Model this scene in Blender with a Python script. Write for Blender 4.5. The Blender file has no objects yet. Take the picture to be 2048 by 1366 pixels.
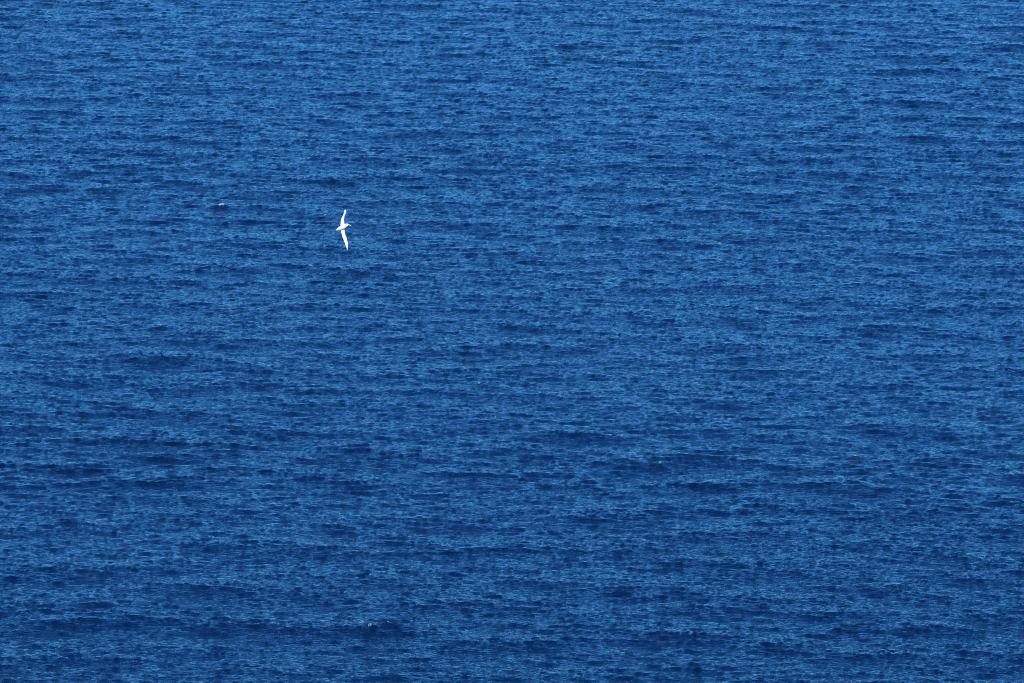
import bpy, bmesh, math, random
import numpy as np
from mathutils import Vector, Matrix

random.seed(7)
sc = bpy.context.scene
COL = sc.collection

# ------------------------------------------------------------------ camera
CAM_H = 86.0                      # cliff-top viewpoint
TILT = math.radians(11.5)         # looking down at the sea
LENS = 220.0
cam_d = bpy.data.cameras.new('camera')
cam_d.lens = LENS
cam_d.sensor_width = 36.0
cam_d.clip_start = 1.0
cam_d.clip_end = 80000.0
cam = bpy.data.objects.new('camera', cam_d)
cam.location = (0, 0, CAM_H)
cam.rotation_euler = (math.radians(90) - TILT, 0, 0)
COL.objects.link(cam)
sc.camera = cam

# ------------------------------------------------------------------ sky, sun, exposure
SUN_EL = math.radians(34)
SUN_AZ = math.radians(195)        # compass style: 0 = +Y (view direction), 180 = behind the camera
w = bpy.data.worlds.new('World')
sc.world = w
w.use_nodes = True
nt = w.node_tree
for n in list(nt.nodes):
    nt.nodes.remove(n)
sky = nt.nodes.new('ShaderNodeTexSky')
sky.sky_type = 'NISHITA'
sky.sun_disc = False
sky.sun_elevation = SUN_EL
sky.sun_rotation = SUN_AZ
sky.altitude = 90
sky.air_density = 0.6
sky.dust_density = 0.0
sky.ozone_density = 10.0
bg = nt.nodes.new('ShaderNodeBackground')
bg.inputs['Strength'].default_value = 0.15
wo = nt.nodes.new('ShaderNodeOutputWorld')
tint = nt.nodes.new('ShaderNodeMix')           # the camera's cool, saturated rendering of a clear polar sky
tint.data_type = 'RGBA'
tint.blend_type = 'MULTIPLY'
tint.inputs['Factor'].default_value = 1.0
tint.inputs['B'].default_value = (0.40, 0.87, 1.07, 1)
nt.links.new(sky.outputs[0], tint.inputs['A'])
nt.links.new(tint.outputs['Result'], bg.inputs['Color'])
nt.links.new(bg.outputs[0], wo.inputs['Surface'])

sd = bpy.data.lights.new('sun', 'SUN')
sd.energy = 3.0
sd.angle = math.radians(0.53)
sd.color = (1.0, 0.96, 0.9)
sun = bpy.data.objects.new('sun', sd)
to_sun = Vector((math.sin(SUN_AZ) * math.cos(SUN_EL), math.cos(SUN_AZ) * math.cos(SUN_EL), math.sin(SUN_EL)))
sun.rotation_euler = to_sun.to_track_quat('Z', 'Y').to_euler()
sun.location = (0, -50, 200)
COL.objects.link(sun)

sc.view_settings.view_transform = 'Standard'
sc.view_settings.look = 'None'
sc.view_settings.gamma = 1.0
sc.view_settings.use_curve_mapping = False
sc.view_settings.exposure = 0.51
sc.cycles.pixel_filter_type = 'BLACKMAN_HARRIS'
sc.cycles.filter_width = 0.92          # a crisp telephoto picture


# ------------------------------------------------------------------ helpers
def tag(o, label=None, cat=None, group=None, kind=None):
    if label: o['label'] = label
    if cat: o['category'] = cat
    if group: o['group'] = group
    if kind: o['kind'] = kind
    return o


def material(name):
    m = bpy.data.materials.new(name)
    m.use_nodes = True
    return m, m.node_tree, m.node_tree.nodes['Principled BSDF']


def mesh_obj(name, verts, faces, mat, parent=None, smooth=True):
    me = bpy.data.meshes.new(name)
    me.from_pydata([tuple(v) for v in verts], [], faces)
    me.materials.append(mat)
    if smooth:
        me.polygons.foreach_set('use_smooth', [True] * len(me.polygons))
    me.update()
    o = bpy.data.objects.new(name, me)
    COL.objects.link(o)
    o.parent = parent
    return o


# ------------------------------------------------------------------ sea material
def water_material(name, far=False):
    m, t, p = material(name)
    p.inputs['Base Color'].default_value = (0.0012, 0.022, 0.088, 1)
    p.inputs['Roughness'].default_value = 0.40 if far else 0.10
    p.inputs['IOR'].default_value = 1.333
    tc = t.nodes.new('ShaderNodeTexCoord')
    mp = t.nodes.new('ShaderNodeMapping')
    mp.inputs['Scale'].default_value = (0.55, 1.1, 1.0)
    t.links.new(tc.outputs['Object'], mp.inputs['Vector'])

    def bump(scale, detail, dist, strength, prev=None):
        nz = t.nodes.new('ShaderNodeTexNoise')
        nz.inputs['Scale'].default_value = scale
        nz.inputs['Detail'].default_value = detail
        nz.inputs['Roughness'].default_value = 0.6
        t.links.new(mp.outputs[0], nz.inputs['Vector'])
        b = t.nodes.new('ShaderNodeBump')
        b.inputs['Distance'].default_value = dist
        b.inputs['Strength'].default_value = strength
        t.links.new(nz.outputs['Fac'], b.inputs['Height'])
        if prev:
            t.links.new(prev.outputs[0], b.inputs['Normal'])
        return b
    b = None
    if far:
        b = bump(0.7, 4, 1.6, 1.0)
    b = bump(5.5, 2, 0.16, 1.0, b)
    t.links.new(b.outputs[0], p.inputs['Normal'])
    # slow drift in the water's own colour (depth and plankton)
    nz = t.nodes.new('ShaderNodeTexNoise')
    nz.inputs['Scale'].default_value = 0.02
    nz.inputs['Detail'].default_value = 3
    t.links.new(tc.outputs['Object'], nz.inputs['Vector'])
    mx = t.nodes.new('ShaderNodeMix')
    mx.data_type = 'RGBA'
    mx.inputs['A'].default_value = (0.0, 0.0078, 0.042, 1)
    mx.inputs['B'].default_value = (0.0, 0.0112, 0.053, 1)
    t.links.new(nz.outputs['Fac'], mx.inputs['Factor'])
    t.links.new(mx.outputs['Result'], p.inputs['Base Color'])
    return m


M_WATER = water_material('sea_water')
M_FAR = water_material('sea_water_far', True)

# ------------------------------------------------------------------ sea surface: FFT wave field
LX, LY = 130.0, 330.0
NX, NY = 3072, 3072
rng = np.random.default_rng(11)
KX = (2 * np.pi * np.fft.rfftfreq(NX, LX / NX)).astype(np.float32)[None, :]
KY = (2 * np.pi * np.fft.fftfreq(NY, LY / NY)).astype(np.float32)[:, None]
K = np.sqrt(KX * KX + KY * KY)
K[0, 0] = 1.0


def band(lo, hi):
    """smooth pass band between wavelengths lo and hi (metres)"""
    lam = 2 * np.pi / K
    return (1 / (1 + (lo / lam) ** 8) * 1 / (1 + (lam / hi) ** 8)).astype(np.float32)


def field(power, theta, spread, lo, hi, slope, chop):
    """random sea: returns height and the two sideways displacements"""
    c = (KX * math.sin(theta) + KY * math.cos(theta)) / K
    amp = K ** (-power / 2) * (np.abs(c) ** spread * (1 - 0.05) + 0.05) * band(lo, hi)
    g = rng.standard_normal(K.shape, dtype=np.float32) + 1j * rng.standard_normal(K.shape, dtype=np.float32)
    H = (amp * g).astype(np.complex64)
    H[0, 0] = 0
    # one Fourier bin count: normalise by the resulting rms slope
    tot = 2 * np.sum((np.abs(H) ** 2) * K * K)
    H *= slope / math.sqrt(tot)
    n = NX * NY
    h = np.fft.irfft2(H, s=(NY, NX)).astype(np.float32) * n
    dx = np.fft.irfft2(-1j * H * KX / K, s=(NY, NX)).astype(np.float32) * n * chop
    dy = np.fft.irfft2(-1j * H * KY / K, s=(NY, NX)).astype(np.float32) * n * chop
    return h, -dx, -dy


WIND = math.radians(10)
ha = field(4.0, WIND, 3.2, 0.45, 2.0, 0.086, 1.25)          # thin long-crested wind ripples
hb = field(4.0, WIND - 0.1, 1.6, 2.2, 10.0, 0.037, 1.15)   # low chop under them
hl = tuple(p_ + q_ for p_, q_ in zip(ha, hb))
hs = field(4.0, WIND + 0.15, 2.0, 0.36, 0.5, 0.120, 0.35)
HSD = float(hl[0].std())
gust = field(3.0, 0.0, 0.6, 25.0, 110.0, 1.0, 0.0)[0]
gust = np.clip(1.0 + 0.12 * gust / gust.std(), 0.45, 1.6)


def sample(a, x, y):
    fx = np.mod(x / LX, 1.0) * NX
    fy = np.mod(y / LY, 1.0) * NY
    ix = np.floor(fx).astype(np.int64); iy = np.floor(fy).astype(np.int64)
    tx = (fx - ix).astype(np.float32); ty = (fy - iy).astype(np.float32)
    ix %= NX; iy %= NY
    ix1 = (ix + 1) % NX; iy1 = (iy + 1) % NY
    return ((a[iy, ix] * (1 - tx) + a[iy, ix1] * tx) * (1 - ty) + (a[iy1, ix] * (1 - tx) + a[iy1, ix1] * tx) * ty)


# breaking crests: each a small steep wave with a patch of foam on it
SPOT = {}               # where each breaking crest stands


def bearing(px, py, z=0.0):
    """a sight line written down in photo pixels (2048 x 1366) -> x, y on the mean sea level"""
    f = 2048 * LENS / 36.0
    u = (px - 1024) / f; v = (683 - py) / f
    d = Vector((u, math.cos(TILT) + v * math.sin(TILT), -math.sin(TILT) + v * math.cos(TILT)))
    s = (z - CAM_H) / d.z
    return d.x * s, d.y * s


CRESTS = [
    # px, py, length m, width m, slant, wave height, strength, label
    (441, 410, 0.70, 0.75, 0.30, 0.30, 1.0, 'brightest small whitecap on the blue sea, left of the albatross'),
    (650, 430, 0.50, 0.22, 0.12, 0.18, 0.55, 'faint thin streak of foam just left of the raised wing of the albatross'),
    (319, 650, 0.36, 0.42, 0.10, 0.20, 0.55, 'broken fleck of foam on a dark wave below and far left of the albatross'),
    (958, 766, 0.26, 0.36, 0.15, 0.18, 0.55, 'tiny bright fleck of foam near the middle of the sea'),
    (741, 1251, 0.27, 0.34, 0.32, 0.30, 0.6, 'small whitecap on a steep wave near the bottom of the photo'),
    (778, 1247, 0.30, 0.22, -0.15, 0.16, 0.4, 'foam fleck on the crest just right of the bottom whitecap'),
    (1322, 927, 0.20, 0.22, 0.1, 0.16, 0.5, 'pinprick of foam right of the middle, in a darker band of sea'),
    (1708, 912, 0.34, 0.20, -0.1, 0.18, 0.4, 'dim foam streak on the sea at the far right'),
]


GUSTS = [(bearing(1024, 925)[1], 15.0, 0.30), (bearing(1024, 330)[1], 30.0, 0.22), (bearing(1024, 1260)[1], 10.0, 0.18),
         (bearing(1024, 40)[1], 45.0, 0.20)]


def wave_at(x, y):
    g = sample(gust, x * 0.3, y)
    lg = 1.0
    for (yb, wb, ab) in GUSTS:                       # cat's-paws: long gusts lying across the view
        k = np.exp(-((y - yb + 0.10 * x * math.sin(yb)) / wb) ** 2)
        g = g + 0.5 * ab * k
        lg = lg + ab * k
    zl = sample(hl[0], x, y)
    g = g * np.clip(1.0 + 0.20 * zl / HSD, 0.35, 1.9)      # small ripples ride roughest on the crests
    z = lg * zl + g * sample(hs[0], x, y)
    dx = lg * sample(hl[1], x, y) + g * sample(hs[1], x, y)
    dy = lg * sample(hl[2], x, y) + g * sample(hs[2], x, y)
    for (px, py, ln, wd, sl, hh, st, lb) in CRESTS:
        if (px, py) not in SPOT:
            continue
        cx, cy = SPOT[(px, py)]
        ex = x - cx; ey = y - cy - 0.6 * sl * ex
        # steep little peak, back slope longer than the face
        q = np.exp(-(ex / (0.25 + ln)) ** 2) * np.exp(-np.abs(ey / np.where(ey > 0, 1.3, 0.75)) ** 1.4)
        z = z + 0.6 * hh * q
    return dx, dy, z


for (px, py, ln, wd, sl, hh, st, lb) in CRESTS:
    zc = 0.0
    for _ in range(4):
        q = bearing(px, py, zc)
        zc = 0.8 * zc + 0.2 * (float(wave_at(np.array([q[0]]), np.array([q[1]]))[2][0]) + 0.5 * hh) if _ else float(wave_at(np.array([q[0]]), np.array([q[1]]))[2][0]) + 0.5 * hh
    SPOT[(px, py)] = bearing(px, py, zc)

def spread(a, b, n, power=1.5):
    return a + (b - a) * np.linspace(0, 1, n + 1)[1:] ** power


# fine grid where the telephoto view falls, a coarser apron of the same waves round it
core = 322.0 * (606.0 / 322.0) ** np.linspace(0, 1, 1150)
yy = np.concatenate([spread(322.0, 255.0, 80)[::-1], core, spread(606.0, 900.0, 140)])
core = np.linspace(-0.0855, 0.0855, 870)
ss = np.concatenate([-spread(0.0855, 0.19, 75)[::-1], core, spread(0.0855, 0.19, 75)])
ROWS, COLS = len(yy), len(ss)
GX = (yy[:, None] * ss[None, :])
GY = np.repeat(yy[:, None], COLS, 1)
DX, DY, DZ = wave_at(GX, GY)
# calm the rim so that it meets the outer sheet
e = np.minimum(np.minimum(np.arange(COLS), np.arange(COLS)[::-1])[None, :] / 25.0,
               np.minimum(np.arange(ROWS), np.arange(ROWS)[::-1])[:, None] / 20.0)
fade = np.clip(e, 0, 1)
V = np.stack([GX + DX * fade, GY + DY * fade, DZ * fade], -1).reshape(-1, 3).astype(np.float32)
idx = np.arange(ROWS * COLS).reshape(ROWS, COLS)
F = np.stack([idx[:-1, :-1], idx[:-1, 1:], idx[1:, 1:], idx[1:, :-1]], -1).reshape(-1, 4)
# outer sheet to the horizon, one ring of quads round the wave field
n0 = len(V)
R = 40000.0
outer = np.array([(-R, -R, 0), (R, -R, 0), (R, R, 0), (-R, R, 0)], np.float32)
c = [idx[0, 0], idx[0, -1], idx[-1, -1], idx[-1, 0]]
F2 = np.array([[n0, n0 + 1, c[1], c[0]], [n0 + 1, n0 + 2, c[2], c[1]],
               [n0 + 2, n0 + 3, c[3], c[2]], [n0 + 3, n0, c[0], c[3]]])
V = np.concatenate([V, outer]); FA = np.concatenate([F, F2]).astype(np.int32)
me = bpy.data.meshes.new('sea')
me.vertices.add(len(V)); me.vertices.foreach_set('co', V.ravel())
me.loops.add(FA.size); me.loops.foreach_set('vertex_index', FA.ravel())
me.polygons.add(len(FA))
me.polygons.foreach_set('loop_start', np.arange(0, FA.size, 4, dtype=np.int32))
me.materials.append(M_WATER); me.materials.append(M_FAR)
mi = np.zeros(len(FA), np.int32); mi[-4:] = 1
me.polygons.foreach_set('material_index', mi)
sm = np.ones(len(FA), bool); sm[-4:] = False
me.polygons.foreach_set('use_smooth', sm)
me.update(calc_edges=True)
sea = bpy.data.objects.new('sea', me)
COL.objects.link(sea)
tag(sea, 'deep blue sea ruffled by short wind waves', kind='structure')

# ------------------------------------------------------------------ whitecaps: lumpy foam lying on the crests
M_FOAM, t, p = material('sea_foam')
p.inputs['Roughness'].default_value = 0.75
nz = t.nodes.new('ShaderNodeTexNoise'); nz.inputs['Scale'].default_value = 9.0
rp = t.nodes.new('ShaderNodeValToRGB')
rp.color_ramp.elements[0].position = 0.35; rp.color_ramp.elements[0].color = (0.25, 0.45, 0.60, 1)
rp.color_ramp.elements[1].position = 0.60; rp.color_ramp.elements[1].color = (0.85, 0.95, 1.0, 1)
oi = t.nodes.new('ShaderNodeObjectInfo')
mm = t.nodes.new('ShaderNodeMix'); mm.data_type = 'RGBA'; mm.blend_type = 'MULTIPLY'; mm.inputs['Factor'].default_value = 1.0
t.links.new(nz.outputs['Fac'], rp.inputs['Fac'])
t.links.new(rp.outputs[0], mm.inputs['A']); t.links.new(oi.outputs['Color'], mm.inputs['B'])
t.links.new(mm.outputs['Result'], p.inputs['Base Color'])


def foam_patch(ln, wd):
    """ragged, holed patch of grid cells, largest connected piece only"""
    nx, ny = max(8, int(ln / 0.045)), max(6, int(wd / 0.07))
    n1 = np.array([[random.random() for _ in range(nx)] for _ in range(ny)])
    n2 = (n1 + np.roll(n1, 1, 0) + np.roll(n1, 1, 1)) / 3
    keep = set()
    for j in range(ny):
        for i in range(nx):
            a = (i + 0.5) / nx * 2 - 1; b = (j + 0.5) / ny * 2 - 1
            if n2[j, i] * 0.9 + 0.62 - (a * a + b * b) * 0.62 > 0.62 and n1[j, i] > 0.16:
                keep.add((i, j))
    best = []
    while keep:
        st = [keep.pop()]; comp = []
        while st:
            q = st.pop(); comp.append(q)
            for d_ in ((1, 0), (-1, 0), (0, 1), (0, -1)):
                r = (q[0] + d_[0], q[1] + d_[1])
                if r in keep:
                    keep.remove(r); st.append(r)
        if len(comp) > len(best):
            best = comp
    return nx, ny, best


for (px, py, ln, wd, sl, hh, st, lb) in CRESTS:
    cx, cy = SPOT[(px, py)]
    st *= 0.8; ln *= 0.85
    nx, ny, cells = foam_patch(ln, wd)
    vid, pts, faces, use = {}, [], [], {}
    for (i, j) in cells:
        q = []
        for (a, b) in ((i, j), (i + 1, j), (i + 1, j + 1), (i, j + 1)):
            if (a, b) not in vid:
                vid[(a, b)] = len(pts)
                pts.append(((a / nx - 0.5) * ln + random.uniform(-.012, .012), (b / ny - 0.5) * wd + random.uniform(-.02, .02)))
            q.append(vid[(a, b)]); use[(a, b)] = use.get((a, b), 0) + 1
        faces.append(q)
    P = np.array(pts)
    X = cx + P[:, 0]; Y = cy + P[:, 1] + 0.6 * sl * P[:, 0] * 2
    dx, dy, dz = wave_at(X, Y)
    lift = np.zeros(len(pts))
    for kk, n_ in use.items():
        lift[vid[kk]] = 0.03 + 0.05 * st + random.uniform(0, 0.035) if n_ == 4 else random.uniform(-0.01, 0.02)
    VV = np.stack([X + dx, Y + dy, dz + lift], -1); ctr = VV.mean(0)
    o = mesh_obj('whitecap', VV - ctr, faces, M_FOAM)
    o.location = ctr
    k = 0.16 + 0.62 * st
    o.color = (0.62 * k, 0.90 * k, 1.0 * k, 1)
    tag(o, lb, 'whitecap', 'flecks of white foam on the sea')

# ------------------------------------------------------------------ albatross
M_WHITE, t, p = material('white_plumage')
p.inputs['Base Color'].default_value = (0.86, 0.85, 0.83, 1)
p.inputs['Roughness'].default_value = 0.7
nz = t.nodes.new('ShaderNodeTexNoise'); nz.inputs['Scale'].default_value = 26.0; nz.inputs['Detail'].default_value = 3
rp = t.nodes.new('ShaderNodeValToRGB')
rp.color_ramp.elements[0].color = (0.74, 0.73, 0.72, 1); rp.color_ramp.elements[1].color = (0.84, 0.83, 0.82, 1)
t.links.new(nz.outputs['Fac'], rp.inputs['Fac']); t.links.new(rp.outputs[0], p.inputs['Base Color'])
M_DARK, t, p = material('black_flight_feather')
p.inputs['Base Color'].default_value = (0.02, 0.018, 0.018, 1); p.inputs['Roughness'].default_value = 0.5
M_BILL, t, p = material('pale_pink_bill')
p.inputs['Base Color'].default_value = (0.84, 0.74, 0.64, 1); p.inputs['Roughness'].default_value = 0.4
M_EYE, t, p = material('dark_eye')
p.inputs['Base Color'].default_value = (0.01, 0.008, 0.008, 1); p.inputs['Roughness'].default_value = 0.1

# The bird is drawn in its own frame: X towards the head side, Z along the raised wing, -Y the belly side.
U = 0.0330 / 11.38            # metres per unit of the outline tables below


def P3(a, b, y=0.0):
    return Vector(((a - 520) * U, y, -(b - 620) * U))


def loft(rings, cap=True):
    verts, faces = [], []
    n = len(rings[0])
    for r in rings:
        verts += r
    for k in range(len(rings) - 1):
        for i in range(n):
            j = (i + 1) % n
            faces.append((k * n + i, k * n + j, (k + 1) * n + j, (k + 1) * n + i))
    if cap:
        faces.append(tuple(range(n))[::-1]); faces.append(tuple(range((len(rings) - 1) * n, len(rings) * n)))
    return verts, faces


def wing_rings(sections, n=16):
    """each section: leading edge (a,b), trailing edge (a,b), offset y, thickness"""
    rings = []
    for (la, lb, ta, tb, y, th) in sections:
        L = P3(la, lb, y); T = P3(ta, tb, y + 0.01)
        r = []
        for i in range(n):
            ph = 2 * math.pi * i / n
            s = 0.5 - 0.5 * math.cos(ph)                # 0 leading, 1 trailing
            prof = th * (1.6 * math.sqrt(max(s, 0)) * (1 - s) + 0.18 * (1 - abs(2 * s - 1)))
            side = 1 if math.sin(ph) >= 0 else -0.55
            r.append(L.lerp(T, s) + Vector((0, side * prof, 0)))
        rings.append(r)
    return rings


def resample(sec, m):
    sec = np.array(sec, float)
    tt = np.linspace(0, len(sec) - 1, m)
    out = []
    for t_ in tt:
        i = min(int(t_), len(sec) - 2); f = t_ - i
        p0 = sec[max(i - 1, 0)]; p1 = sec[i]; p2 = sec[i + 1]; p3 = sec[min(i + 2, len(sec) - 1)]
        out.append(0.5 * ((2 * p1) + (-p0 + p2) * f + (2 * p0 - 5 * p1 + 4 * p2 - p3) * f * f + (-p0 + 3 * p1 - 3 * p2 + p3) * f ** 3))
    return [tuple(v) for v in out]


UP = [(556, 600, 466, 640, 0.07, 0.050), (556, 530, 464, 590, 0.07, 0.050), (546, 470, 468, 505, 0.05, 0.045), (551, 410, 476, 440, 0.02, 0.040),
      (569, 350, 500, 388, -0.02, 0.034), (589, 310, 529, 330, -0.06, 0.030), (600, 265, 549, 262, -0.11, 0.024),
      (603, 225, 560, 216, -0.15, 0.020)]
DN = [(556, 610, 470, 640, 0.07, 0.050), (560, 680, 474, 690, 0.07, 0.050), (563, 735, 482, 745, 0.05, 0.045), (581, 795, 501, 822, 0.03, 0.040),
      (606, 862, 535, 905, 0.01, 0.034), (622, 925, 560, 975, -0.02, 0.030), (636, 995, 585, 1045, -0.05, 0.024),
      (634, 1060, 604, 1098, -0.08, 0.020), (627, 1115, 615, 1126, -0.10, 0.014)]
# body stations along tail -> head: centre (a,b), half width in the picture, half depth, y offset
BODY = [(370, 688, 5, 0.012, 0.03), (390, 676, 17, 0.025, 0.03), (425, 655, 30, 0.05, 0.02), (470, 638, 46, 0.09, 0.0),
        (515, 615, 56, 0.125, -0.02), (555, 594, 55, 0.12, -0.03), (590, 578, 44, 0.09, -0.03), (615, 568, 35, 0.072, -0.03),
        (634, 563, 28, 0.06, -0.03), (648, 563, 17, 0.04, -0.03), (655, 564, 9, 0.02, -0.03)]

bm = bmesh.new()


def add(verts, faces):
    vs = [bm.verts.new(v) for v in verts]
    for f in faces:
        bm.faces.new([vs[i] for i in f])


add(*loft(wing_rings(resample(UP, 30))))
add(*loft(wing_rings(resample(DN, 32))))
rings = []
bs = resample(BODY, 34)
for k, (a, b, hw, hd, y) in enumerate(bs):
    a2, b2 = bs[min(k + 1, len(bs) - 1)][:2]; a1, b1 = bs[max(k - 1, 0)][:2]
    d = Vector((a2 - a1, 0, -(b2 - b1))).normalized(); nrm = Vector((-d.z, 0, d.x))
    ctr = P3(a, b, y)
    rings.append([ctr + nrm * (hw * U * math.cos(2 * math.pi * i / 18)) + Vector((0, hd * math.sin(2 * math.pi * i / 18), 0)) for i in range(18)])
add(*loft(rings))
bmesh.ops.recalc_face_normals(bm, faces=bm.faces)
raw = bpy.data.meshes.new('body_raw'); bm.to_mesh(raw); bm.free()
tmp = bpy.data.objects.new('body_raw', raw); COL.objects.link(tmp)
md = tmp.modifiers.new('remesh', 'REMESH'); md.mode = 'VOXEL'; md.voxel_size = 0.0075
ms = tmp.modifiers.new('smooth', 'SMOOTH'); ms.factor = 0.5; ms.iterations = 3
dg = bpy.context.evaluated_depsgraph_get()
body_me = bpy.data.meshes.new_from_object(tmp.evaluated_get(dg))
bpy.data.objects.remove(tmp, do_unlink=True); bpy.data.meshes.remove(raw)
body_me.name = 'body'
body_me.materials.clear(); body_me.materials.append(M_WHITE)
body_me.polygons.foreach_set('use_smooth', [True] * len(body_me.polygons))

bird = bpy.data.objects.new('albatross', None)
bird.empty_display_size = 0.5
COL.objects.link(bird)
tag(bird, 'white albatross gliding over the blue sea, banked with one long wing up and one down', 'albatross')
body = bpy.data.objects.new('body', body_me); COL.objects.link(body); body.parent = bird

# dark wing tips
tipu = resample([(610, 250, 588, 240, -0.125, 0.030), (610, 226, 576, 214, -0.145, 0.028), (604, 203, 563, 197, -0.165, 0.024), (594, 184, 566, 181, -0.185, 0.014), (582, 171, 574, 171, -0.195, 0.006)], 12)
v, f = loft(wing_rings(tipu)); o = mesh_obj('wing_tip', v, f, M_DARK, bird); o['label'] = 'black tip of the raised wing'
tipd = resample([(627, 1112, 613, 1122, -0.10, 0.016), (625, 1132, 617, 1136, -0.11, 0.010), (623, 1150, 621, 1150, -0.12, 0.005)], 8)
v, f = loft(wing_rings(tipd)); o = mesh_obj('wing_tip', v, f, M_WHITE, bird); o['label'] = 'pale pointed tip of the lowered wing'

# bill: heavy, with a hooked end
bl = resample([(648, 563, 13, 0.028, -0.03), (665, 567, 10, 0.022, -0.03), (685, 573, 8, 0.017, -0.03), (697, 577, 9, 0.016, -0.03), (706, 584, 6, 0.010, -0.03), (708, 591, 3, 0.005, -0.03)], 16)
rings = []
for k, (a, b, hw, hd, y) in enumerate(bl):
    a2, b2 = bl[min(k + 1, len(bl) - 1)][:2]; a1, b1 = bl[max(k - 1, 0)][:2]
    d = Vector((a2 - a1, 0, -(b2 - b1))).normalized(); nrm = Vector((-d.z, 0, d.x)); ctr = P3(a, b, y)
    rings.append([ctr + nrm * (hw * U * math.cos(2 * math.pi * i / 10)) + Vector((0, hd * math.sin(2 * math.pi * i / 10), 0)) for i in range(10)])
v, f = loft(rings); mesh_obj('bill', v, f, M_BILL, bird)
# eyes: one on either side of the head (belly side lies towards -Y)
for s in (1, -1):
    b2 = bmesh.new(); bmesh.ops.create_uvsphere(b2, u_segments=10, v_segments=8, radius=0.013)
    m2 = bpy.data.meshes.new('eye'); b2.to_mesh(m2); b2.free(); m2.materials.append(M_EYE)
    o = bpy.data.objects.new('eye', m2); COL.objects.link(o); o.parent = bird
    o.location = P3(640, 563 - s * 21, 0.0)

f_px = 2048 * LENS / 36.0
D = 0.0330 * f_px             # some 410 m out
px, py = 640 + 520 / 11.38, 400 + 620 / 11.38
u = (px - 1024) / f_px; vv = (683 - py) / f_px
d = Vector((u, math.cos(TILT) + vv * math.sin(TILT), -math.sin(TILT) + vv * math.cos(TILT)))
bird.location = Vector((0, 0, CAM_H)) + d * D
bird.rotation_euler = (-TILT, 0, 0)
